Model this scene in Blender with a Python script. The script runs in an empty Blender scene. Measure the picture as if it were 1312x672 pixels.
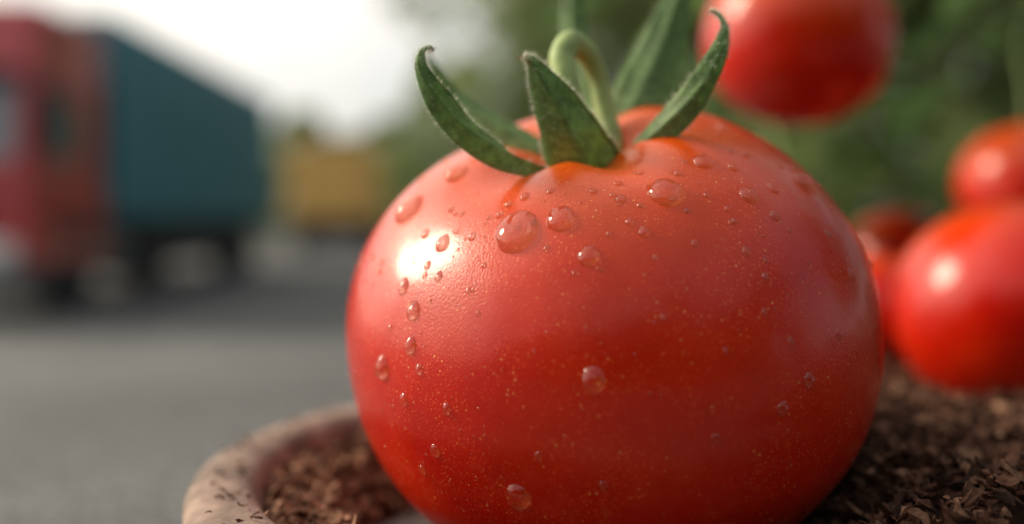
import bpy, bmesh, math, random
from mathutils import Vector, Matrix, noise
from mathutils.bvhtree import BVHTree
random.seed(7)
ZC = 1.18            # eye height above the road (m)
MM = 0.001
scene = bpy.context.scene
V = Vector

def W(x, y, z):      # macro set coordinates in mm, relative to eye height
    return V((x*MM, y*MM, z*MM + ZC))

# ------------------------------------------------------------------ helpers
def link(o, parent=None):
    scene.collection.objects.link(o)
    if parent is not None:
        o.parent = parent
    return o

def empty(name):
    e = bpy.data.objects.new(name, None)
    e.empty_display_size = 0.02
    scene.collection.objects.link(e)
    return e

def mesh_obj(name, verts, faces, mat, parent=None, smooth=True, attr=None):
    me = bpy.data.meshes.new(name)
    me.from_pydata([tuple(v) for v in verts], [], faces)
    me.update()
    if smooth:
        me.polygons.foreach_set('use_smooth', [True]*len(me.polygons))
    if attr is not None:
        a = me.attributes.new('vary', 'FLOAT', 'POINT')
        a.data.foreach_set('value', attr)
    me.materials.append(mat)
    o = bpy.data.objects.new(name, me)
    return link(o, parent)

def box(name, lo, hi, mat, parent=None, bevel=0.0, taper=None):
    bm = bmesh.new()
    bmesh.ops.create_cube(bm, size=1)
    for v in bm.verts:
        for i in range(3):
            v.co[i] = lo[i] + (v.co[i]+0.5)*(hi[i]-lo[i])
    if taper:
        taper(bm)
    if bevel:
        bmesh.ops.bevel(bm, geom=bm.edges[:], offset=bevel, segments=3, affect='EDGES', profile=0.6)
    me = bpy.data.meshes.new(name)
    bm.to_mesh(me); bm.free()
    me.materials.append(mat)
    return link(bpy.data.objects.new(name, me), parent)

def lathe(name, prof, n, mat, parent=None, axis='Z', center=(0,0,0), smooth=True):
    verts, faces = [], []
    m = len(prof)
    for i in range(n):
        a = 2*math.pi*i/n
        for r, h in prof:
            if axis == 'Z': p = (r*math.cos(a), r*math.sin(a), h)
            else: p = (h, r*math.cos(a), r*math.sin(a))
            verts.append((p[0]+center[0], p[1]+center[1], p[2]+center[2]))
    for i in range(n):
        j = (i+1) % n
        for k in range(m-1):
            faces.append((i*m+k, j*m+k, j*m+k+1, i*m+k+1))
    return mesh_obj(name, verts, faces, mat, parent, smooth)

def catmull(pts, n):
    pts = [V(p) for p in pts]
    P = [2*pts[0]-pts[1]] + pts + [2*pts[-1]-pts[-2]]
    out = []
    for i in range(1, len(P)-2):
        for k in range(n):
            t = k/n
            a, b, c, d = P[i-1], P[i], P[i+1], P[i+2]
            out.append(0.5*((2*b)+(-a+c)*t+(2*a-5*b+4*c-d)*t*t+(-a+3*b-3*c+d)*t**3))
    out.append(pts[-1].copy())
    return out

def lerpl(vals, f):
    x = f*(len(vals)-1); i = min(int(x), len(vals)-2)
    return vals[i]+(vals[i+1]-vals[i])*(x-i)

def tube(pts, radii, seg, verts, faces):
    base = len(verts)
    n = len(pts)
    ref = V((0.31, 0.2, 0.93)).normalized()
    for i, p in enumerate(pts):
        t = (pts[min(i+1, n-1)]-pts[max(i-1, 0)]).normalized()
        s = t.cross(ref)
        if s.length < 1e-4: s = t.cross(V((1, 0, 0)))
        s.normalize(); b = s.cross(t).normalized()
        for k in range(seg):
            a = 2*math.pi*k/seg
            verts.append(p+(s*math.cos(a)+b*math.sin(a))*radii[i])
    for i in range(n-1):
        for k in range(seg):
            k2 = (k+1) % seg
            faces.append((base+i*seg+k, base+i*seg+k2, base+(i+1)*seg+k2, base+(i+1)*seg+k))
    faces.append(tuple(base+k for k in range(seg))[::-1])
    faces.append(tuple(base+(n-1)*seg+k for k in range(seg)))

# ------------------------------------------------------------------ materials
def newmat(name):
    m = bpy.data.materials.new(name); m.use_nodes = True
    nt = m.node_tree
    return m, nt, nt.nodes['Principled BSDF'], nt.nodes, nt.links

def ramp(nodes, links, src, stops):
    r = nodes.new('ShaderNodeValToRGB')
    cr = r.color_ramp
    while len(cr.elements) < len(stops): cr.elements.new(0.5)
    for e, (p, c) in zip(cr.elements, stops):
        e.position = p
        e.color = (c[0], c[1], c[2], 1) if isinstance(c, tuple) else (c, c, c, 1)
    links.new(src, r.inputs[0])
    return r

def noisetex(nodes, links, scale, detail=4, rough=0.55, coord='Object'):
    tc = nodes.new('ShaderNodeTexCoord')
    n = nodes.new('ShaderNodeTexNoise')
    n.inputs['Scale'].default_value = scale
    n.inputs['Detail'].default_value = detail
    n.inputs['Roughness'].default_value = rough
    links.new(tc.outputs[coord], n.inputs['Vector'])
    return n

def simple(name, col, rough=0.5, metal=0.0, var=0.25, scale=3.0, coat=0.0, bump=0.0, bscale=40):
    m, nt, b, N, L = newmat(name)
    n = noisetex(N, L, scale)
    c0 = tuple(c*(1-var) for c in col); c1 = tuple(min(1, c*(1+var)) for c in col)
    r = ramp(N, L, n.outputs['Fac'], [(0.3, c0), (0.7, c1)])
    L.new(r.outputs[0], b.inputs['Base Color'])
    b.inputs['Roughness'].default_value = rough
    b.inputs['Metallic'].default_value = metal
    b.inputs['Coat Weight'].default_value = coat
    if bump:
        n2 = noisetex(N, L, bscale, 6)
        bp = N.new('ShaderNodeBump'); bp.inputs['Strength'].default_value = 0.6
        bp.inputs['Distance'].default_value = bump
        L.new(n2.outputs['Fac'], bp.inputs['Height']); L.new(bp.outputs[0], b.inputs['Normal'])
    return m

def tomato_mat(name, speck=True, H=0.034):
    m, nt, b, N, L = newmat(name)
    tc = N.new('ShaderNodeTexCoord')
    sep = N.new('ShaderNodeSeparateXYZ'); L.new(tc.outputs['Object'], sep.inputs[0])
    ln = N.new('ShaderNodeVectorMath'); ln.operation = 'LENGTH'
    cb = N.new('ShaderNodeCombineXYZ'); L.new(sep.outputs[0], cb.inputs[0]); L.new(sep.outputs[1], cb.inputs[1])
    L.new(cb.outputs[0], ln.inputs[0])
    nz = noisetex(N, L, 55, 3)
    nzs = N.new('ShaderNodeMath'); nzs.operation = 'MULTIPLY_ADD'
    L.new(nz.outputs['Fac'], nzs.inputs[0]); nzs.inputs[1].default_value = 0.016
    L.new(ln.outputs['Value'], nzs.inputs[2])
    div = N.new('ShaderNodeMath'); div.operation = 'DIVIDE'; L.new(nzs.outputs[0], div.inputs[0]); div.inputs[1].default_value = 0.05
    r1 = ramp(N, L, div.outputs[0], [(0.26, 1.0), (0.5, 0.55), (0.90, 0.0)])
    up = N.new('ShaderNodeMapRange'); L.new(sep.outputs[2], up.inputs[0])
    up.inputs[1].default_value = 0.0; up.inputs[2].default_value = H*0.55
    mul = N.new('ShaderNodeMath'); mul.operation = 'MULTIPLY'
    L.new(r1.outputs[0], mul.inputs[0]); L.new(up.outputs[0], mul.inputs[1])
    n2 = noisetex(N, L, 35, 4)
    red = ramp(N, L, n2.outputs['Fac'], [(0.3, (0.43, 0.004, 0.001)), (0.7, (0.66, 0.021, 0.001))])
    mx = N.new('ShaderNodeMix'); mx.data_type = 'RGBA'
    L.new(mul.outputs[0], mx.inputs[0]); L.new(red.outputs[0], mx.inputs[6]); mx.inputs[7].default_value = (0.78, 0.12, 0.003, 1)
    col = mx.outputs[2]
    if speck:
        for sc, th, amt, c in ((2300, 0.36, 0.62, (0.95, 0.20, 0.05, 1)), (1000, 0.17, 0.9, (0.95, 0.48, 0.14, 1))):
            vo = N.new('ShaderNodeTexVoronoi'); vo.inputs['Scale'].default_value = sc
            L.new(tc.outputs['Object'], vo.inputs['Vector'])
            rr = ramp(N, L, vo.outputs['Distance'], [(th*0.4, 1.0), (th, 0.0)])
            nm = noisetex(N, L, 130, 3)
            r3 = ramp(N, L, nm.outputs['Fac'], [(0.34, 0.0), (0.58, 1.0)])
            sp = N.new('ShaderNodeSeparateColor'); L.new(vo.outputs['Color'], sp.inputs[0])
            r4 = ramp(N, L, sp.outputs[0], [(0.25, 0.0), (0.7, 1.0)])
            a = N.new('ShaderNodeMath'); a.operation = 'MULTIPLY'; L.new(rr.outputs[0], a.inputs[0]); L.new(r3.outputs[0], a.inputs[1])
            a2 = N.new('ShaderNodeMath'); a2.operation = 'MULTIPLY'; L.new(a.outputs[0], a2.inputs[0]); L.new(r4.outputs[0], a2.inputs[1])
            a3 = N.new('ShaderNodeMath'); a3.operation = 'MULTIPLY'; L.new(a2.outputs[0], a3.inputs[0]); a3.inputs[1].default_value = amt
            m2 = N.new('ShaderNodeMix'); m2.data_type = 'RGBA'
            L.new(a3.outputs[0], m2.inputs[0]); L.new(col, m2.inputs[6]); m2.inputs[7].default_value = c
            col = m2.outputs[2]
    L.new(col, b.inputs['Base Color'])
    n5 = noisetex(N, L, 90, 5)
    rg = ramp(N, L, n5.outputs['Fac'], [(0.3, 0.24), (0.7, 0.32)])
    L.new(rg.outputs[0], b.inputs['Roughness'])
    b.inputs['IOR'].default_value = 1.36
    b.inputs['Coat Weight'].default_value = 0.32
    b.inputs['Coat Roughness'].default_value = 0.09
    if speck:
        b.inputs['Subsurface Weight'].default_value = 0.18
        b.inputs['Subsurface Radius'].default_value = (1.0, 0.25, 0.05)
        b.inputs['Subsurface Scale'].default_value = 0.004
        n6 = noisetex(N, L, 3000, 3, 0.6)
        bp = N.new('ShaderNodeBump'); bp.inputs['Strength'].default_value = 0.8; bp.inputs['Distance'].default_value = 0.00008
        L.new(n6.outputs['Fac'], bp.inputs['Height'])
        n7 = noisetex(N, L, 60, 2)
        bp2 = N.new('ShaderNodeBump'); bp2.inputs['Strength'].default_value = 0.5; bp2.inputs['Distance'].default_value = 0.0012
        L.new(n7.outputs['Fac'], bp2.inputs['Height']); L.new(bp.outputs[0], bp2.inputs['Normal'])
        L.new(bp2.outputs[0], b.inputs['Normal'])
        bp3 = N.new('ShaderNodeBump'); bp3.inputs['Strength'].default_value = 0.3; bp3.inputs['Distance'].default_value = 0.00004
        L.new(n6.outputs['Fac'], bp3.inputs['Height'])
        bp4 = N.new('ShaderNodeBump'); bp4.inputs['Strength'].default_value = 0.5; bp4.inputs['Distance'].default_value = 0.0012
        L.new(n7.outputs['Fac'], bp4.inputs['Height']); L.new(bp3.outputs[0], bp4.inputs['Normal'])
        L.new(bp4.outputs[0], b.inputs['Coat Normal'])
    return m

def leaf_mat(name, c_dark, c_light, rough=0.55, trans=0.25, tip=None, nscale=400, bump=0.0):
    m, nt, b, N, L = newmat(name)
    at = N.new('ShaderNodeAttribute'); at.attribute_name = 'vary'
    stops = [(0.0, c_dark), (0.8, c_light)]
    if tip: stops = [(0.0, c_light), (0.5, c_dark), (0.93, c_dark), (0.98, tip)]
    r = ramp(N, L, at.outputs['Fac'], stops)
    n = noisetex(N, L, nscale, 4)
    r2 = ramp(N, L, n.outputs['Fac'], [(0.3, 0.65), (0.7, 1.3)])
    mx = N.new('ShaderNodeMix'); mx.data_type = 'RGBA'; mx.blend_type = 'MULTIPLY'; mx.inputs[0].default_value = 1
    L.new(r.outputs[0], mx.inputs[6]); L.new(r2.outputs[0], mx.inputs[7])
    L.new(mx.outputs[2], b.inputs['Base Color'])
    b.inputs['Roughness'].default_value = rough
    if bump:
        bp = N.new('ShaderNodeBump'); bp.inputs['Strength'].default_value = 0.7; bp.inputs['Distance'].default_value = bump
        L.new(n.outputs['Fac'], bp.inputs['Height']); L.new(bp.outputs[0], b.inputs['Normal'])
    if trans:
        tr = N.new('ShaderNodeBsdfTranslucent'); L.new(mx.outputs[2], tr.inputs[0])
        ms = N.new('ShaderNodeMixShader'); ms.inputs[0].default_value = trans
        L.new(b.outputs[0], ms.inputs[1]); L.new(tr.outputs[0], ms.inputs[2])
        L.new(ms.outputs[0], N['Material Output'].inputs[0])
    return m

M_tom = tomato_mat('tomato_skin', True)
M_tom2 = tomato_mat('tomato_skin_small', False, 0.02)
M_sepal = leaf_mat('calyx_green', (0.17, 0.30, 0.10), (0.32, 0.46, 0.18), 0.5, 0.45, tip=(0.20, 0.09, 0.03), nscale=600, bump=0.00035)
M_stem = simple('stem_green', (0.30, 0.40, 0.14), 0.55, var=0.3, scale=250, bump=0.00015, bscale=900)
M_hair = simple('calyx_hair', (0.85, 0.90, 0.70), 0.5)
M_leaf = leaf_mat('tomato_leaf', (0.05, 0.11, 0.03), (0.20, 0.32, 0.11), 0.4, 0.45, nscale=60)
M_tree = leaf_mat('tree_leaf', (0.06, 0.105, 0.03), (0.22, 0.28, 0.09), 0.6, 0.42, nscale=1.0)
M_tree_lit = leaf_mat('tree_leaf_lit', (0.13, 0.19, 0.08), (0.30, 0.36, 0.14), 0.7, 0.45, nscale=0.3)  # paler leaf copy; sunlight and distance haze are put into its green
M_bark = simple('bark', (0.10, 0.075, 0.055), 0.9, var=0.4, scale=6, bump=0.01, bscale=20)
M_terra = simple('tray_clay', (0.235, 0.165, 0.13), 0.85, var=0.5, scale=160, bump=0.0009, bscale=380)
M_trayfloor = simple('tray_floor', (0.17, 0.14, 0.125), 0.7, var=0.3, scale=90, bump=0.0003, bscale=600)

mm_, nt, b, N, L = newmat('mulch')
at = N.new('ShaderNodeAttribute'); at.attribute_name = 'vary'
r = ramp(N, L, at.outputs['Fac'], [(0.0, (0.024, 0.011, 0.007)), (0.5, (0.125, 0.056, 0.033)), (1.0, (0.34, 0.185, 0.115))])
n = noisetex(N, L, 900, 4)
r2 = ramp(N, L, n.outputs['Fac'], [(0.3, 0.5), (0.7, 1.4)])
mx = N.new('ShaderNodeMix'); mx.data_type = 'RGBA'; mx.blend_type = 'MULTIPLY'; mx.inputs[0].default_value = 1
L.new(r.outputs[0], mx.inputs[6]); L.new(r2.outputs[0], mx.inputs[7]); L.new(mx.outputs[2], b.inputs['Base Color'])
b.inputs['Roughness'].default_value = 0.95
b.inputs['Specular IOR Level'].default_value = 0.2
bp = N.new('ShaderNodeBump'); bp.inputs['Strength'].default_value = 0.8; bp.inputs['Distance'].default_value = 0.0004
L.new(n.outputs['Fac'], bp.inputs['Height']); L.new(bp.outputs[0], b.inputs['Normal'])
M_mulch = mm_

# water: clear refracting body; part straight-through so light still reaches the skin below,
# an orange share painting in the glow of focused light, and a small extra gloss for the glints
mw, nt, b, N, L = newmat('water')
b.inputs['Base Color'].default_value = (1, 0.98, 0.95, 1)
b.inputs['Roughness'].default_value = 0.0
b.inputs['IOR'].default_value = 1.36
b.inputs['Transmission Weight'].default_value = 1.0
tp_ = N.new('ShaderNodeBsdfTransparent'); tp_.inputs[0].default_value = (1, 0.97, 0.92, 1)
ma_ = N.new('ShaderNodeMixShader'); ma_.inputs[0].default_value = 0.26
L.new(b.outputs[0], ma_.inputs[1]); L.new(tp_.outputs[0], ma_.inputs[2])
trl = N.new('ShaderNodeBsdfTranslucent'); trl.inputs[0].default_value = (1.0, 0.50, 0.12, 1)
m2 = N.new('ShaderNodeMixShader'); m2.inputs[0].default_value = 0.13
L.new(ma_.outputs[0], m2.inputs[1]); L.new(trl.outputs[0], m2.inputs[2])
gls = N.new('ShaderNodeBsdfGlossy'); gls.inputs['Roughness'].default_value = 0.04
m3 = N.new('ShaderNodeMixShader'); m3.inputs[0].default_value = 0.035
L.new(m2.outputs[0], m3.inputs[1]); L.new(gls.outputs[0], m3.inputs[2])
L.new(m3.outputs[0], N['Material Output'].inputs[0])
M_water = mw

def ground_mat(name, base, sc_agg, sc_big, bumpd):
    m, nt, b, N, L = newmat(name)
    v = N.new('ShaderNodeTexVoronoi'); v.inputs['Scale'].default_value = sc_agg
    tc = N.new('ShaderNodeTexCoord'); L.new(tc.outputs['Object'], v.inputs['Vector'])
    sp = N.new('ShaderNodeSeparateColor'); L.new(v.outputs['Color'], sp.inputs[0])
    r = ramp(N, L, sp.outputs[0], [(0.0, tuple(c*0.55 for c in base)), (0.75, base), (1.0, tuple(c*1.9 for c in base))])
    n = noisetex(N, L, sc_big, 6)
    r2 = ramp(N, L, n.outputs['Fac'], [(0.3, 0.75), (0.7, 1.25)])
    mx = N.new('ShaderNodeMix'); mx.data_type = 'RGBA'; mx.blend_type = 'MULTIPLY'; mx.inputs[0].default_value = 1
    L.new(r.outputs[0], mx.inputs[6]); L.new(r2.outputs[0], mx.inputs[7]); L.new(mx.outputs[2], b.inputs['Base Color'])
    b.inputs['Roughness'].default_value = 0.85
    bp = N.new('ShaderNodeBump'); bp.inputs['Strength'].default_value = 0.6; bp.inputs['Distance'].default_value = bumpd
    L.new(v.outputs['Distance'], bp.inputs['Height']); L.new(bp.outputs[0], b.inputs['Normal'])
    return m
M_road = ground_mat('asphalt', (0.070, 0.074, 0.076), 60, 0.4, 0.004)
M_wall = ground_mat('wall_concrete', (0.095, 0.10, 0.102), 1100, 9, 0.0003)
M_grass = simple('grass', (0.06, 0.10, 0.03), 0.9, var=0.4, scale=2)
M_kerb = simple('kerb_concrete', (0.32, 0.31, 0.29), 0.8, var=0.15, scale=5)

# ------------------------------------------------------------------ hero tomato
def tomato_mesh(R, H, nphi, nth, lob, seed):
    verts, faces = [], []
    k = R/41.5
    for i in range(nth+1):
        th = math.pi*i/nth
        s, c = math.sin(th), math.cos(th)
        for j in range(nphi):
            ph = 2*math.pi*j/nphi
            w = math.exp(-((th-0.75)/0.65)**2)
            lb = 1+lob*w*(math.cos(5*ph+seed)+0.5*math.cos(3*ph+1.9*seed+1)) + 0.006*math.cos(2*ph+seed)
            ex = 0.90 if c > 0 else 0.90+0.13*min(1, -c*2.5)
            rho = R*(max(s, 0)**ex)*lb
            z = H*math.copysign(abs(c)**0.92, c)
            q = rho/k
            if c > 0:
                z -= k*7.0*math.exp(-(q/8.5)**2)
                z -= k*2.0*(0.5-0.5*math.cos(5*ph+seed))*math.exp(-((q-11)/8)**2)
            else:
                z += k*2.0*math.exp(-(q/7.0)**2)
            verts.append(V((rho*math.cos(ph), rho*math.sin(ph), z))*MM)
    for i in range(nth):
        for j in range(nphi):
            j2 = (j+1) % nphi
            faces.append((i*nphi+j, (i+1)*nphi+j, (i+1)*nphi+j2, i*nphi+j2))
    return verts, faces

def make_fruit(parent, loc, axis, R, H, mat, res=(128, 80), lob=0.02, seed=0.6, spin=0.0):
    v, f = tomato_mesh(R, H, res[0], res[1], lob, seed)
    o = mesh_obj('fruit', v, f, mat, parent)
    q = V(axis).normalized().to_track_quat('Z', 'Y')
    o.matrix_world = Matrix.Translation(loc) @ q.to_matrix().to_4x4() @ Matrix.Rotation(spin, 4, 'Z')
    return o

tomato = empty('tomato')
C0 = W(15.4, 151, -18.2)
fruit = make_fruit(tomato, C0, (-0.16, -0.36, 0.92), 41.3, 35.0, M_tom, (320, 200), 0.015, 0.9)
MW = fruit.matrix_world.copy()
bvh = BVHTree.FromPolygons([MW @ v.co for v in fruit.data.vertices], [tuple(p.vertices) for p in fruit.data.polygons])

# ---- calyx
cv, cf, ca = [], [], []
hv, hf = [], []
def add_hair(p, d, ln, rad=0.022):
    s = d.orthogonal().normalized(); t = d.cross(s).normalized()
    b0 = len(hv)
    for k in range(3):
        a = 2*math.pi*k/3
        hv.append(p+(s*math.cos(a)+t*math.sin(a))*rad*MM)
    hv.append(p+d*ln*MM)
    for k in range(3): hf.append((b0+k, b0+(k+1) % 3, b0+3))

def sepal(pts, hw, nrm, fold, hairs=250, curl=0.0):
    P = catmull([W(*p) for p in pts], 10)
    n = len(P); nu = 13; th = 0.28*MM
    base = len(cv)
    N0, N1 = V(nrm[0]).normalized(), V(nrm[1]).normalized()
    rows = []
    for i, p in enumerate(P):
        f = i/(n-1)
        t = (P[min(i+1, n-1)]-P[max(i-1, 0)]).normalized()
        nn = N0.lerp(N1, f); nn = (nn - t*nn.dot(t)).normalized()
        s = t.cross(nn).normalized()
        w = lerpl(hw, f)*MM*(1+0.07*noise.noise(V((f*9, nrm[0][0]*5, 1))))
        row = []
        for u in range(nu):
            x = -1+2*u/(nu-1)
            ed = 0.10*w*math.sin(f*22+x*2)*abs(x)**3
            off = -fold*w*(abs(x)**1.3) + curl*w*x*x + ed + 0.10*w*math.exp(-(x/0.12)**2) - 0.05*w*math.exp(-((abs(x)-.5)/0.1)**2)
            row.append((p+s*x*w+nn*off, nn, s, f, x))
        rows.append(row)
    for side in (1, -1):
        for row in rows:
            for (q, nn, s, f, x) in row:
                cv.append(q+nn*side*th*(1-0.85*abs(x)**4)*(1-0.6*f))
                ca.append(min(1, f*0.9+0.1*abs(x)*(f > .9)) if f < 0.97 else 1.0)
    m = nu*n
    for i in range(n-1):
        for u in range(nu-1):
            a = base+i*nu+u
            cf.append((a, a+1, a+nu+1, a+nu))
            cf.append((a+m, a+m+nu, a+m+nu+1, a+m+1))
        for u in (0, nu-1):
            a = base+i*nu+u
            cf.append((a, a+nu, a+m+nu, a+m))
    for u in range(nu-1):
        for i in (0, n-1):
            a = base+i*nu+u; cf.append((a, a+m, a+m+1, a+1))
    for _ in range(hairs):
        i = random.randrange(2, n)
        if random.random() < 0.6:
            u = random.choice((0, nu-1)); q, nn, s, f, x = rows[i][u]
            d = s*x + nn*random.uniform(-.6, .6)
        else:
            u = random.randrange(nu); q, nn, s, f, x = rows[i][u]
            d = nn*1.0 + s*random.uniform(-.5, .5); q = q+nn*th*0.8
        t = (rows[min(i+1, n-1)][u][0]-rows[i-1][u][0])
        q = q + t*random.uniform(-.5, .5)
        d = (d+t.normalized()*random.uniform(-.2, .7)).normalized()
        add_hair(q, d, random.uniform(.35, .95))

# left, long & arching
sepal([(10.2,140,6.2),(5.0,135.5,6.9),(-0.7,130.5,8.9),(-6.4,127,12.2),(-10.2,125,16.2),(-12.3,124.5,20.0),(-12.2,125,22.2),(-11.2,125.5,23.0),(-10.5,125.5,22.4)],
      [1.5,2.1,2.3,2.2,1.7,1.0,0.5,0.35,0.1], ((-.25,-.75,.65),(-.5,-.75,.2)), 0.45, 900)
# front, broad, pointing up
sepal([(11.0,140,5.4),(10.6,134.5,7.2),(8.6,131,11.0),(6.2,129,15.3),(4.0,128,19.0),(2.7,127.5,21.4),(1.5,127,22.0)],
      [3.2,5.1,4.4,3.2,1.8,0.7,0.1], ((-.1,-.95,.25),(-.25,-.95,0)), 0.62, 1300)
# right, long & arching up
sepal([(12.2,140,6.0),(16.4,135.5,8.6),(21.0,132,12.6),(25.6,130,17.4),(28.8,129.5,22.8),(29.8,130,26.4),(29.0,131,28.6),(27.8,131,29.0)],
      [1.8,2.3,2.3,2.0,1.4,0.8,0.35,0.1], ((.15,-.75,.65),(.6,-.75,.2)), 0.5, 1000)
# back ones
sepal([(13.5,143,8.0),(17.5,148,14.0),(21.0,152,20.5),(24.6,155,28.0),(27.6,157,36.5),(28.2,158,43)],
      [2.0,3.8,4.8,4.2,2.6,0.3], ((-.1,-.95,.3),(-.1,-.95,.2)), 0.3, 300)
sepal([(11.5,143,8.0),(12.8,147,15.0),(11.6,151,23.5),(10.2,154,32),(10.4,156,40),(11.5,157,45)],
      [1.6,2.4,2.7,2.3,1.4,0.2], ((-.1,-.9,.3),(-.1,-.95,0)), 0.3, 200)
sepal([(8.5,143,7.0),(3.6,145,11.0),(-3.6,148,15.4),(-9.6,151,19.6),(-13.0,152,25),(-14,152,27)],
      [1.6,2.2,2.2,1.6,0.7,0.1], ((-.2,-.6,.8),(-.4,-.8,.2)), 0.4, 150)
calyx = mesh_obj('calyx', cv, cf, M_sepal, tomato, True, ca)
# small collar + curled stalk
sv, sf = [], []
P = catmull([W(12.4,141,5.0), W(15.0,142,10.5), W(14.3,143.5,16), W(13.2,144,21.5), W(11.2,142.6,25.3), W(8.9,141,26.4), W(7.5,139.6,24.0), W(8.0,138.6,20.0), W(9.0,138,15.5)], 8)
n = len(P)
tube(P, [lerpl([2.6,1.9,1.6,1.55,1.75,1.95,2.0,1.95,2.3], i/(n-1))*MM for i in range(n)], 20, sv, sf)
for _ in range(350):
    i = random.randrange(4, n-1); p = P[i]; t = (P[i+1]-P[i-1]).normalized()
    d = t.orthogonal().normalized(); d.rotate(Matrix.Rotation(random.uniform(0, 6.28), 3, t))
    add_hair(p+d*1.6*MM, (d+t*random.uniform(-.4,.4)).normalized(), random.uniform(.3, .7))
mesh_obj('stalk', sv, sf, M_stem, tomato)
# dried tip thread on the front sepal
P = catmull([W(2.7,127.5,21.4), W(1.6,127.2,22.1), W(0.9,127,21.6), W(0.5,127,21.9)], 6)
tv, tf = [], []
tube(P, [0.16*MM*(1-0.7*i/(len(P)-1)) for i in range(len(P))], 6, tv, tf)
mesh_obj('dry_tip', tv, tf, simple('dry_tip', (0.28,0.15,0.07), 0.8), tomato)
mesh_obj('calyx_hairs', hv, hf, M_hair, tomato, False)

# ---- water droplets (direction seen from the front, contact radius mm)
dv, df = [], []
ico = {}
for s in (2, 3, 4):
    bm = bmesh.new(); bmesh.ops.create_icosphere(bm, subdivisions=s, radius=1)
    bm.verts.ensure_lookup_table()
    ico[s] = ([v.co.copy() for v in bm.verts], [tuple(v.index for v in f.verts) for f in bm.faces]); bm.free()
def add_drop(hit, nrm, r, sub, hgt=0.4):
    # sessile drop: a cap whose parent ellipsoid sits half below the skin
    vs, fs = ico[sub]
    g = V((0, 0, -1)); g = (g-nrm*g.dot(nrm))
    steep = g.length
    g = g.normalized() if steep > 1e-3 else nrm.orthogonal().normalized()
    s = g.cross(nrm).normalized()          # right-handed frame keeps the faces outward
    el = 1+0.20*steep*random.uniform(0.3, 1.2); sw = random.uniform(.9, 1.02)
    sd = random.uniform(0, 100)
    b0 = len(dv); k = 0.30; xy = 1/math.sqrt(1-k*k); hz = hgt/(1-k)
    for v in vs:
        x, y, z = v
        wob = 1+0.09*noise.noise(V((x*1.3+sd, y*1.3, z)))
        lean = 0.12*steep*max(z, 0)
        dv.append(hit + (s*x*xy*sw*wob + g*(y*xy*el*wob+lean) + nrm*(z-k)*hz*(1+0.18*steep*y))*r*MM)
    df.extend([tuple(i+b0 for i in f) for f in fs])
EYE = V((0, 0, ZC))
drops = [(661,296,25),(718,280,18),(853,246,21),(960,250,12),(901,207,12),(985,180,29),(962,152,11),(925,165,9),(1030,234,16),
 (991,241,8),(993,276,7),(1085,253,8),(754,327,13),(530,398,11),(526,442,10),(490,470,13),(517,512,7),(537,473,6),(517,367,9),
 (567,312,10),(562,354,6),(605,303,6),(525,268,20),(760,487,14),(1003,524,8),(1037,487,8),(664,636,15),(572,524,6),(480,585,13),
 (557,578,7),(541,602,5),(917,563,6),(773,623,6),(690,585,5),(825,297,7),(807,284,6),(795,255,7),(792,235,5),(1135,404,9),(890,312,5),
 (956,322,6),(1014,438,5),(1090,352,7),(840,330,4),(940,214,7),(955,198,6),(578,268,5),(592,274,4),(585,222,14),(545,300,6),(652,262,5),
 (672,252,6),(640,275,5),(820,263,4),(1060,300,5),(880,270,4),(700,318,4),(735,350,3),(780,300,4),(620,340,4),(600,372,4),(1050,215,7),
 (905,250,4),(868,222,5),(820,222,5),(760,245,5),(705,245,5),(548,340,5),(500,420,4),(1075,430,4),(980,400,4),(930,450,4)]
for px, py, pr in drops:
    d = V(((px-656)/1200, 1, (280-py)/1200)).normalized()
    h, nn, idx, dist = bvh.ray_cast(EYE, d)
    if h is None: continue
    if nn.dot(d) > 0: nn = -nn
    r_mm = pr*dist/1200*1000*1.12
    up_f = max(0, nn.z)
    add_drop(h, nn, r_mm, 4 if pr > 10 else 3, random.uniform(.52, .66)*(1-.08*up_f))
for k in range(1700):
    a = random.uniform(0, 2*math.pi); u = random.uniform(-0.5, 0.98) if k > 200 else random.uniform(.15, .95)
    d = V((math.cos(a)*math.sqrt(1-u*u), -abs(math.sin(a))*math.sqrt(1-u*u)*random.choice((1,1,1,-1)), u))
    h, nn, idx, dist = bvh.ray_cast(C0+d*0.1, -d)
    if h is None: continue
    if noise.noise(h*60) < -0.12: continue
    if nn.dot(d) < 0: nn = -nn
    add_drop(h, nn, random.uniform(.2, .55) if k <= 200 else random.choice((0.06, .07, .08, .09, .1, .12, .14, .18, .22)), 3 if k <= 200 else 2, .58)
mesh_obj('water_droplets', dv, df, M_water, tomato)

# ------------------------------------------------------------------ other tomatoes
def small_calyx(parent, top, axis, k, stalk_pts=None):
    vv, ff, aa = [], [], []
    ax = V(axis).normalized(); s0 = ax.orthogonal().normalized()
    for j in range(5):
        d = s0.copy(); d.rotate(Matrix.Rotation(j*2*math.pi/5+random.uniform(-.2,.2), 3, ax))
        sd = ax.cross(d)
        b0 = len(vv)
        for i in range(9):
            f = i/8; p = top + (d*(f*15*k) + ax*((-1.5*math.sin(f*3.0)+7*f**3)*k))*MM
            w = 2.6*k*math.sin(math.pi*(f*.9+.1))**0.8*MM
            for x in (-1, 0, 1):
                vv.append(p+sd*x*w*(1 if i < 8 else .1)+ax*(-abs(x)*.4*w)); aa.append(f*.8)
        for i in range(8):
            for u in (0, 1):
                a = b0+i*3+u; ff.append((a, a+1, a+4, a+3))
    mesh_obj('calyx', vv, ff, M_sepal, parent, True, aa)
    v2, f2 = [], []
    pts = stalk_pts or [top-ax*2*MM, top+ax*6*k*MM, top+ax*12*k*MM+V((3*MM*k, 0, 0))]
    P = catmull(pts, 6)
    tube(P, [1.3*k*MM]*len(P), 10, v2, f2)
    mesh_obj('stalk', v2, f2, M_stem, parent)

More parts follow.
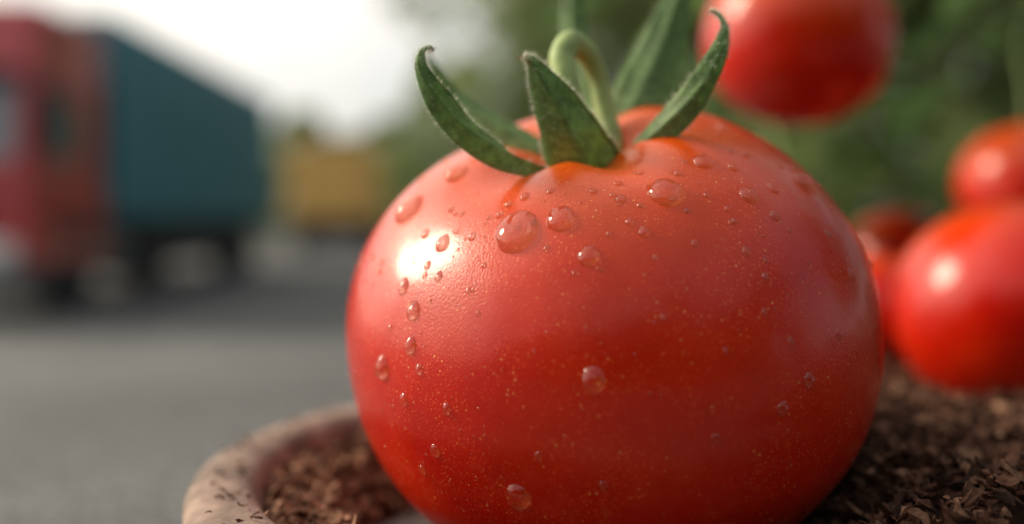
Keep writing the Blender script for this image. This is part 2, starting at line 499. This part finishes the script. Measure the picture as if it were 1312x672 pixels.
others = [ # center mm, R, H, axis
 ((80,262,50), 25.5, 24.5, (.1,-.2,1), [V((84,268,80)), V((105,300,120)), V((150,350,150))]),
 ((170,305,10), 23.5, 22, (-.1,.1,1), [V((170,310,40)), V((176,325,62)), V((196,350,80))]),
 ((128,238,-24), 29, 27, (.2,.5,.8), None),
 ((158,380,-20), 25, 23, (-.1,.6,.7), None),
 ((116,294,-29), 17.5, 16.5, (.3,.6,.8), None)]
for c, R, H, ax, st in others:
    e = empty('tomato')
    make_fruit(e, W(*c), ax, R, H, M_tom2, (96, 60), 0.012, random.uniform(0, 6))
    top = W(*c) + V(ax).normalized()*(H*0.82)*MM
    sp = None
    if st: sp = [top-V(ax).normalized()*2*MM] + [W(*p) for p in st]
    small_calyx(e, top, ax, R/38, sp)

# ------------------------------------------------------------------ tomato plant
def leaflet(vv, ff, aa, p, d, up, ln, shade):
    d = d.normalized(); s = d.cross(up)
    if s.length < 1e-3: s = d.orthogonal()
    s.normalize(); nn = s.cross(d).normalized()
    b0 = len(vv); prof = [0.12, .75, 1.0, .72, .45, .04]
    for i, w in enumerate(prof):
        f = i/5; c = p+d*ln*f - nn*ln*.25*f*f
        ww = ln*.30*w*(1+.2*random.uniform(-1, 1))
        vv += [c-s*ww+nn*ww*.25, c, c+s*ww+nn*ww*.25]; aa += [shade]*3
    for i in range(5):
        for u in (0, 1):
            a = b0+i*3+u; ff.append((a, a+1, a+4, a+3))
plant = empty('tomato_plant')
pv, pf = [], []; lv, lf, la = [], [], []
stems = [[(215,330,-50),(205,345,40),(196,350,85),(160,355,150),(140,370,230)],
         [(260,350,-50),(270,370,60),(250,380,160),(220,390,260)],
         [(150,395,-50),(120,410,20),(105,420,110),(110,430,220)],
         [(196,350,80),(150,350,150),(90,340,170),(60,350,190)],
         [(320,320,-50),(330,350,60),(320,360,180)],]
for st in stems:
    P = catmull([W(*p) for p in st], 12); n = len(P)
    tube(P, [(3.2-1.9*i/n)*MM for i in range(n)], 8, pv, pf)
    for i in range(6, n, 3):
        a = random.uniform(0, 6.28)
        d = V((math.cos(a), math.sin(a)*.8+.15, random.uniform(-.1, .5))).normalized()
        ln = random.uniform(55, 110)*MM
        if P[i].z < ZC-0.005 and random.random() < .5: continue
        R_ = [P[i]+d*ln*t - V((0, 0, 1))*ln*.35*t*t for t in (0, .25, .5, .75, 1)]
        if min(q.y for q in R_) < 0.30: continue
        tube(R_, [1.1*MM, 1*MM, .8*MM, .7*MM, .4*MM], 5, pv, pf)
        sh = random.random()
        for t in range(1, 5):
            for sgn in (-1, 1):
                sd = V((-d.y, d.x, 0))*sgn
                leaflet(lv, lf, la, R_[t], sd+d*.7+V((0,0,random.uniform(-.3,.3))), V((0,0,1)), random.uniform(22, 42)*MM, min(1, max(0, sh+random.uniform(-.2,.2))))
        leaflet(lv, lf, la, R_[4], d+V((0,0,-.5)), V((0,0,1)), 48*MM, sh)
mesh_obj('stems', pv, pf, M_stem, plant)
mesh_obj('leaves', lv, lf, M_leaf, plant, True, la)

# ------------------------------------------------------------------ tray, mulch, wall
CX, CY = 18.5, 158
tray = empty('clay_tray')
prof = [(0,-57.6),(60,-57.6),(67,-57.0),(69,-55),(70.0,-45.5),(70.0,-42.5),(69.2,-40.8),(67.4,-40.0),(63,-39.8),(60.8,-40.2),(59.6,-41.4),(58.8,-44),(57.6,-50),(55.5,-53.2),(50,-54.2),(0,-54.4)]
o = lathe('tray_body', [(r_*MM, h*MM) for r_, h in prof], 260, M_terra, tray)
o.location = (CX*MM, CY*MM, ZC)
for v in o.data.vertices:
    k = noise.noise(v.co*90)*0.6*MM + noise.noise(v.co*400)*0.35*MM; v.co.z += k*0.7; v.co.x += k*.6
lathe('tray_floor', [(0.0001, ZC-54.15*MM), (50*MM, ZC-53.95*MM)], 80, M_trayfloor, tray, center=(CX*MM, CY*MM, 0))

def sst(a, b, x):
    t = min(1, max(0, (x-a)/(b-a))); return t*t*(3-2*t)
def mulch_h(x, y):
    rc = math.hypot(x-CX, y-CY)
    nz = noise.noise(V((x/16, y/16, 0)))*3.2+noise.noise(V((x/5, y/5, 3)))*2.0
    right = sst(34, 56, x + (y-150)*0.10)
    inn = -57 + 12*sst(38, 50, rc)
    hr = -37.5 - 8.0*sst(72, 92, rc) + 2.5*sst(120, 240, x)
    outer = sst(48, 66, x+(y-200)*.10)
    edge = 1-max(sst(300, 380, x), sst(395, 430, y))
    base = inn if rc < 60 else -60
    h = base+(hr-base)*(right if rc < 60 else outer)*edge
    return h+nz*(0.35+.65*right)
mulch = empty('mulch')
bv, bf = [], []
nx, ny = 170, 130
for i in range(nx+1):
    for j in range(ny+1):
        x = -50+440*i/nx; y = 80+355*j/ny
        bv.append(W(x, y, mulch_h(x, y)-0.8))
for i in range(nx):
    for j in range(ny):
        a = i*(ny+1)+j; bf.append((a, a+ny+1, a+ny+2, a+1))
mesh_obj('mulch_bed', bv, bf, M_mulch, mulch, True, [0.08]*len(bv))
mv, mf, ma = [], [], []
def chip(p, d, up, ln, w, sh):
    s = d.cross(up).normalized(); b0 = len(mv)
    bend = random.uniform(-.7, .7); tw = random.uniform(-1.2, 1.2); sbend = random.uniform(-.3, .3)
    for i, f in enumerate((-.5, -.2, .18, .5)):
        c = p+d*ln*(f+random.uniform(-.05,.05))+up*bend*ln*(f*f*2)+s*sbend*ln*f*f*2
        ww = w*(0.4, 1, .9, .3)[i]*random.uniform(.6, 1.3)
        s2 = s.copy(); s2.rotate(Matrix.Rotation(tw*f*2, 3, d)); u2 = s2.cross(d)
        q = [c-s2*ww, c+u2*ww*.6, c+s2*ww, c-u2*ww*.5]
        mv.extend([a+V((random.gauss(0,1),random.gauss(0,1),random.gauss(0,1)))*w*.16 for a in q])
        ma.extend([max(0, min(1, sh+random.uniform(-.15, .15)))]*4)
    for i in range(3):
        for k in range(4):
            mf.append((b0+i*4+k, b0+i*4+(k+1) % 4, b0+(i+1)*4+(k+1) % 4, b0+(i+1)*4+k))
    mf.append((b0, b0+1, b0+2, b0+3)); mf.append((b0+15, b0+14, b0+13, b0+12))
def scatter(n, xr, yr, cond, l0, l1, lift=1.2, mean=.5):
    k = 0; tries = 0
    while k < n and tries < n*20:
        tries += 1
        x = random.uniform(*xr); y = random.uniform(*yr)
        if not cond(x, y): continue
        h = mulch_h(x, y)
        if h < -56.5: continue
        a = random.uniform(0, 6.28); tl = random.gauss(0, .45)
        d = V((math.cos(a), math.sin(a), tl)).normalized()
        up = V((random.gauss(0, .5), random.gauss(0, .5), 1)).normalized()
        ln = l0+(l1-l0)*random.random()**2.2
        chip(W(x, y, h+random.uniform(-.6, lift)), d, (up-d*up.dot(d)).normalized(), ln*MM, ln*random.uniform(.12, .38)*(1.3 if ln < 2.5 else .8)*MM,
             min(1, max(0, random.gauss(mean, .25))))
        k += 1
rcf = lambda x, y: math.hypot(x-CX, y-CY)
scatter(5000, (-44, 40), (95, 216), lambda x, y: 42+noise.noise(V((x/8, y/8, 5)))*6 < rcf(x, y) < 58, 0.8, 5.5, 1.8, .74)
scatter(10500, (36, 150), (90, 240), lambda x, y: rcf(x, y) < 57.5 or rcf(x, y) > 66 or x > 46, 1.0, 6.5, 2.2, .42)
scatter(7000, (60, 340), (150, 420), lambda x, y: rcf(x, y) > 64, 1.6, 9, 2.8, .44)
# a few crumbs that spilled on the rim and on the bare tray floor
for _ in range(80):
    a = random.uniform(2.4, 4.3); r_ = random.uniform(59.5, 68)
    d = V((random.gauss(0,1), random.gauss(0,1), random.gauss(0,.2))).normalized()
    ln = random.uniform(.6, 2.0)
    chip(W(CX+r_*math.cos(a), CY+r_*math.sin(a), -39.3), d, (V((0,0,1))-d*d.z).normalized(), ln*MM, ln*.22*MM, random.uniform(.2, .9))
for _ in range(200):
    a = random.uniform(0, 6.28); r_ = random.uniform(22, 48)
    d = V((random.gauss(0,1), random.gauss(0,1), random.gauss(0,.2))).normalized()
    ln = random.uniform(.8, 2.6)
    chip(W(CX+r_*math.cos(a), CY+r_*math.sin(a), -53.4), d, (V((0,0,1))-d*d.z).normalized(), ln*MM, ln*.22*MM, random.uniform(.2, .8))
mesh_obj('mulch_chips', mv, mf, M_mulch, mulch, False, ma)

wall = box('concrete_wall', (-2.4, -0.16, -0.02), (2.4, 0.46, ZC-0.058), M_wall, None, 0.006)

# ------------------------------------------------------------------ ground
S = 900
mesh_obj('road', [(-S,-S,0),(S,-S,0),(S,S,0),(-S,S,0)], [(0,1,2,3)], M_road)
mesh_obj('grass_verge', [(1.2,1.4,.124),(60,1.4,.124),(60,80,.124),(1.2,80,.124)], [(0,1,2,3)], M_grass)
kerb = box('kerb', (1.0, 1.3, -0.02), (1.197, 80, .13), M_kerb, None, 0.015)
mesh_obj('grass_field', [(-200,62,.01),(1.0,62,.01),(1.0,400,.01),(-200,400,.01)], [(0,1,2,3)], M_grass)
mesh_obj('lane_marking', [(-3.4,1,.004),(-3.28,1,.004),(-3.28,61,.004),(-3.4,61,.004)], [(0,1,2,3)], simple('road_paint',(0.20,0.20,0.19),0.7))

# ------------------------------------------------------------------ trucks
M_red = simple('cab_red', (0.48, 0.038, 0.045), 0.3, var=0.12, coat=0.5)
M_teal = simple('cargo_teal', (0.050, 0.215, 0.275), 0.5, var=0.15, scale=1.2)
M_dark = simple('chassis_dark', (0.022, 0.022, 0.026), 0.7)
M_rub = simple('tyre_rubber', (0.018, 0.018, 0.018), 0.85)
M_met = simple('wheel_metal', (0.20, 0.21, 0.22), 0.5, 0.6)
M_glass = simple('cab_glass', (0.12, 0.20, 0.22), 0.08, var=0.1, coat=1)
M_lamp = simple('headlamp', (0.75, 0.75, 0.72), 0.15)
M_yel = simple('truck_yellow', (0.80, 0.46, 0.12), 0.5, var=0.12)
M_bump = simple('bumper_grey', (0.08, 0.085, 0.09), 0.5)

def wheel(parent, x, y, w, R=0.5):
    pr = [(R*.3, -w/2+.04),(R*.62,-w/2+.04),(R*.66,-w/2),(R*.95,-w/2),(R,-w/2+.05),(R,w/2-.05),(R*.95,w/2),(R*.66,w/2),(R*.62,w/2-.04),(R*.3,w/2-.04)]
    lathe('tyre', pr, 40, M_rub, parent, 'X', (x, y, R))
    lathe('rim', [(0.001, w/2-.10),(R*.25,w/2-.02),(R*.35,w/2-.09),(R*.6,w/2-.07),(R*.6,w/2-.12)], 24, M_met, parent, 'X', (x, y, R))

def truck(name, x0, x1, yf, cabl, cabh, boxl, boxh, mcab, mbox, axles, R=0.5):
    T = empty(name)
    yb = yf+cabl
    def tp(bm):
        for v in bm.verts:
            if v.co.z > 2 and v.co.y < yf+0.4: v.co.y += 0.35
    box('cab_lower', (x0, yf, .62), (x1, yb-.12, 1.72), mcab, T, .07)
    box('cab_upper', (x0+.03, yf+.01, 1.70), (x1-.03, yb-.12, cabh), mcab, T, .12, tp)
    h0, h1 = 1.86, min(2.75, cabh-.42)
    yk = lambda z: yf+.01+.35*(z-1.70)/(cabh-1.70)-.012
    mesh_obj('windscreen', [(x0+.2,yk(h0),h0),(x1-.2,yk(h0),h0),(x1-.26,yk(h1),h1),(x0+.26,yk(h1),h1)], [(0,1,2,3)], M_glass, T, False)
    box('sun_visor', (x0+.16, yk(h1)-.18, h1+.04), (x1-.16, yk(h1)+.05, h1+.16), M_dark, T, .03)
    for xs, s in ((x1-.03, 1), (x0+.03, -1)):
        a = sorted((xs, xs+s*.012))
        box('side_window', (a[0], yf+.42, 1.92), (a[1], yf+1.35, min(2.65, cabh-.5)), M_glass, T, .004)
        a = sorted((xs-s*.02, xs+s*.04))
        box('step', (a[0], yf+.35, .42), (a[1]+.0, yf+1.1, .60), M_dark, T, .02)
        a = sorted((xs+s*.10, xs+s*.34))
        box('mirror', (a[0], yf+.02, 1.98), (a[1], yf+.16, 2.75), M_dark, T, .05)
        a = sorted((xs-s*.02, xs+s*.22))
        box('mirror_arm', (a[0], yf+.1, 2.66), (a[1], yf+.14, 2.70), M_dark, T, .005)
        box('headlamp', (min(xs-s*.1, xs-s*.55), yf-.05, .66), (max(xs-s*.1, xs-s*.55), yf+.03, .92), M_lamp, T, .03)
        a = sorted((xs+s*.0, xs+s*.035))
        box('wheel_arch', (a[0], yf+.7, .9), (a[1], yf+1.95, 1.16), M_dark, T, .015)
    box('bumper', (x0-.02, yf-.10, .30), (x1+.02, yf+.35, .66), M_bump, T, .05)
    for i in range(5):
        z = .98+i*.13
        box('grille_bar', (x0+.45, yf-.025, z), (x1-.45, yf+.02, z+.07), M_dark, T, .01)
    box('chassis', (x0+.5, yf+.3, .62), (x1-.5, yb+boxl-.1, .98), M_dark, T, .02)
    box('cargo_floor', (x0+.02, yb+.1, 1.0), (x1-.02, yb+boxl, 1.20), M_dark, T, .02)
    box('cargo_box', (x0, yb+.1, 1.203), (x1, yb+boxl, boxh), mbox, T, .03)
    n = max(3, int(boxl/0.9))
    for i in range(n+1):
        y = yb+.16+(boxl-.22)*i/n
        for xs in (x1, x0):
            box('cargo_rib', (xs-.02, y-.025, 1.22), (xs+.022, y+.025, boxh-.03), mbox, T, .006)
    for xs in (x0+.45, x1-.75):
        box('door_bar', (xs, yb+boxl-.01, 1.3), (xs+.05, yb+boxl+.035, boxh-.1), M_met, T, .006)
        box('tail_lamp', (xs-.2, yb+boxl-.02, 1.02), (xs+.1, yb+boxl+.03, 1.14), M_red, T, .006)
    box('side_skirt', (x1-.10, yb+1.1, .45), (x1-.06, yb+boxl*.55, .97), M_dark, T, .01)
    lathe('fuel_tank', [(0.001, yb), (.3, yb), (.3, yb+.9), (.001, yb+.9)], 24, M_met, T, 'X', (0,0,0)).matrix_world = \
        Matrix.Translation((x1-.35, 0, .68)) @ Matrix.Rotation(math.pi/2, 4, 'Z')
    box('tail_bar', (x0+.1, yb+boxl-.1, .45), (x1-.1, yb+boxl, .60), M_dark, T, .01)
    for ya in axles:
        wheel(T, x1-.17, yf+ya, .32, R); wheel(T, x0+.17, yf+ya, .32, R)
    return T
def turn(T, pivot, ang, shift=(0, 0, 0)):
    T.matrix_world = Matrix.Translation(V(pivot)+V(shift)) @ Matrix.Rotation(ang, 4, 'Z') @ Matrix.Translation(-V(pivot))
ct = truck('cargo_truck', -8.3, -5.8, 11.2, 2.3, 3.78, 9.8, 4.05, M_red, M_teal, (1.35, 4.2, 8.6, 9.8))
turn(ct, (-5.7, 13.5, 0), math.radians(1.5), (0.22, -.5, 0))
yt = truck('yellow_truck', -8.6, -5.9, 30.5, 2.0, 2.9, 5.2, 3.6, M_yel, M_yel, (1.2, 5.4))
turn(yt, (-7.25, 34, 0), math.radians(184), (1.1, 0, 0))

# ------------------------------------------------------------------ trees
def tree(name, x, y, h, cr, nleaf, lsize, seed, base=0.28, mat=None):
    rnd = random.Random(seed)
    T = empty(name)
    v, f = [], []
    top = V((x+rnd.uniform(-.4,.4), y+rnd.uniform(-.4,.4), h*.72))
    P = catmull([V((x,y,0)), V((x+rnd.uniform(-.15,.15),y,h*.25)), V((x+rnd.uniform(-.3,.3),y+rnd.uniform(-.3,.3),h*.5)), top], 4)
    n = len(P); r0 = h*.028
    tube(P, [r0*(1-.8*i/(n-1)) for i in range(n)], 10, v, f)
    ends = [top]
    for k in range(15):
        s = P[rnd.randrange(int(n*.38), n)]
        a = k*2.4+rnd.uniform(-.4,.4); ln = cr*rnd.uniform(.5, .95)
        e = s+V((math.cos(a)*ln, math.sin(a)*ln, rnd.uniform(-.05, .65)*ln))
        m = s.lerp(e, .5)+V((0,0,ln*.12))
        Q = catmull([s, m, e], 4)
        tube(Q, [r0*.38*(1-.8*i/(len(Q)-1)) for i in range(len(Q))], 6, v, f)
        ends += [e, m]
    mesh_obj('trunk_and_limbs', v, f, M_bark, T)
    cl = []
    for e in ends:
        for _ in range(3):
            cl.append((e+V((rnd.gauss(0,.3), rnd.gauss(0,.3), rnd.gauss(0,.25)))*cr*.5, rnd.uniform(.16,.34)*cr, rnd.random()))
    lv, lf, la = [], [], []
    for i in range(nleaf):
        c, s, sh = cl[rnd.randrange(len(cl))]
        d = V((rnd.gauss(0,1), rnd.gauss(0,1), rnd.gauss(0,.8)))
        d = d.normalized()*s*rnd.random()**.45
        p = c+d
        if p.z < h*base*.7: continue
        nrm = (d.normalized()+V((rnd.gauss(0,.5), rnd.gauss(0,.5), rnd.gauss(.3,.5)))).normalized()
        u = nrm.orthogonal().normalized(); u.rotate(Matrix.Rotation(rnd.uniform(0,6.28), 3, nrm)); w = nrm.cross(u)
        q = lsize*rnd.uniform(.6,1.3); b0 = len(lv)
        lv += [p-u*q, p-w*q*.45+u*q*.1, p+u*q, p+w*q*.45+u*q*.1]
        lf.append((b0,b0+1,b0+2,b0+3)); la += [min(1,max(0,sh*.7+rnd.uniform(0,.3)))]*4
    mesh_obj('crown', lv, lf, mat or M_tree, T, False, la)

tree('tree', 2.9, 15.5, 8.5, 3.2, 7000, .17, 1, .1)
tree('tree', 6.2, 12.5, 8.0, 3.1, 8000, .16, 2, .1)
tree('tree', 1.6, 24, 9.5, 3.6, 5000, .22, 3, .1, M_tree_lit)
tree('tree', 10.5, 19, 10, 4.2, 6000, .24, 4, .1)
tree('tree', 5.6, 21, 10, 3.8, 5500, .22, 5, .1, M_tree_lit)
# unseen trees behind the photographer, added to bound the sky reflected in the tomato
for i, (x, y, h) in enumerate([(-11,-13,6),(-3.5,-12,6.5),(3.0,-8.5,6.5),(8,-5.5,6.5),(9,3,7.5)]):
    tree('tree', x, y, h, 2.8, 5500, .24, 20+i, .1)

def mass(name, spots, nleaf, lsize, seed, mat):
    rnd = random.Random(seed); lv, lf, la = [], [], []
    for _ in range(nleaf):
        x, y, h, s, sh = spots[rnd.randrange(len(spots))]
        a = rnd.uniform(0, 6.28); rr = s*math.sqrt(rnd.random()); z = h*rnd.random()**.8
        k = math.sqrt(max(0.02, 1-(z/h)**2.2))
        p = V((x+math.cos(a)*rr*k, y+math.sin(a)*rr*k, z))
        nrm = V((rnd.gauss(0,1), rnd.gauss(0,1), rnd.gauss(.3,.8))).normalized()
        u = nrm.orthogonal().normalized(); w = nrm.cross(u); q = lsize*rnd.uniform(.6,1.4); b0 = len(lv)
        lv += [p-u*q, p-w*q*.5, p+u*q, p+w*q*.5]; lf.append((b0,b0+1,b0+2,b0+3))
        la += [min(1,max(0,sh*.7+rnd.uniform(0,.3)))]*4
    mesh_obj(name, lv, lf, mat, None, False, la)
rr = random.Random(5)
mass('hedge', [(2.0+i*.42, 9.5+rr.uniform(-.5,.5), rr.uniform(1.7,2.3), .7, rr.random()) for i in range(28)], 11000, .09, 6, M_tree)
mass('hedge', [(-7+i*.8, -5.5+rr.uniform(-.4,.4), rr.uniform(2.7,3.4), .9, rr.random()) for i in range(20)], 15000, .15, 9, M_tree)  # out-of-view hedge, added to darken low reflections on the tomato
mass('distant_trees', [(-60+i*2.6+rr.uniform(-1,1), 70+rr.uniform(-6,8), rr.uniform(6.5,9.5)+(4 if i>20 else 0), rr.uniform(2.8,4.5), rr.random()) for i in range(60)], 30000, .6, 7, M_tree_lit)

# ------------------------------------------------------------------ light
sd = V((-0.82, 0.25, 0.52)).normalized()
el = math.asin(sd.z); az = math.atan2(sd.x, sd.y)
w = bpy.data.worlds.new('World'); scene.world = w; w.use_nodes = True
N, L = w.node_tree.nodes, w.node_tree.links
bg = N['Background']
sky = N.new('ShaderNodeTexSky'); sky.sky_type = 'NISHITA'; sky.sun_disc = False
sky.sun_elevation = el; sky.sun_rotation = az
sky.air_density = 1.2; sky.dust_density = 2.5
tc = N.new('ShaderNodeTexCoord')
mp = N.new('ShaderNodeMapping'); mp.inputs['Scale'].default_value = (1, 1, 2.2)
L.new(tc.outputs['Generated'], mp.inputs[0])
nz = N.new('ShaderNodeTexNoise'); nz.inputs['Scale'].default_value = 1.7; nz.inputs['Detail'].default_value = 6; nz.inputs['Roughness'].default_value = .5
L.new(mp.outputs[0], nz.inputs['Vector'])
cr = N.new('ShaderNodeValToRGB'); cr.color_ramp.elements[0].position = .38; cr.color_ramp.elements[1].position = .62
cr.color_ramp.elements[0].color = (.35,.35,.35,1); cr.color_ramp.elements[1].color = (.97,.97,.97,1)
L.new(nz.outputs['Fac'], cr.inputs[0])
# thin cloud is brighter towards the veiled sun
dt = N.new('ShaderNodeVectorMath'); dt.operation = 'DOT_PRODUCT'
nrm_ = N.new('ShaderNodeVectorMath'); nrm_.operation = 'NORMALIZE'
L.new(tc.outputs['Generated'], nrm_.inputs[0]); L.new(nrm_.outputs[0], dt.inputs[0]); dt.inputs[1].default_value = sd
gl = N.new('ShaderNodeValToRGB'); e = gl.color_ramp.elements
e[0].position = 0.25; e[0].color = (.19,.20,.205,1); e[1].position = 0.97; e[1].color = (1,.90,.76,1)
e2 = gl.color_ramp.elements.new(0.66); e2.color = (.46,.43,.385,1)
L.new(dt.outputs['Value'], gl.inputs[0])
scl = N.new('ShaderNodeVectorMath'); scl.operation = 'SCALE'; scl.inputs['Scale'].default_value = 30
L.new(gl.outputs[0], scl.inputs[0])
mx = N.new('ShaderNodeMix'); mx.data_type = 'RGBA'
L.new(cr.outputs[0], mx.inputs[0]); L.new(sky.outputs[0], mx.inputs[6]); L.new(scl.outputs[0], mx.inputs[7])
L.new(mx.outputs[2], bg.inputs['Color']); bg.inputs['Strength'].default_value = 0.11

sun = bpy.data.lights.new('sun', 'SUN'); sun.energy = 3.2; sun.angle = math.radians(19); sun.color = (1, .86, .66)
so = bpy.data.objects.new('sun', sun); link(so)
so.rotation_euler = sd.to_track_quat('Z', 'Y').to_euler()
so.location = (-5, 2, 6)

# ------------------------------------------------------------------ camera
cam = bpy.data.cameras.new('camera'); co = bpy.data.objects.new('camera', cam); link(co)
co.location = (0, 0, ZC); co.rotation_euler = (math.pi/2, 0, 0)
cam.sensor_width = 36; cam.lens = 36*1200/1312
cam.shift_y = -56/1312
cam.clip_start = 0.005; cam.clip_end = 3000
cam.dof.use_dof = True; cam.dof.focus_distance = 0.120; cam.dof.aperture_fstop = 5.3
cam.dof.aperture_blades = 0
scene.camera = co
scene.view_settings.view_transform = 'Standard'
scene.view_settings.look = 'None'
scene.view_settings.exposure = 0
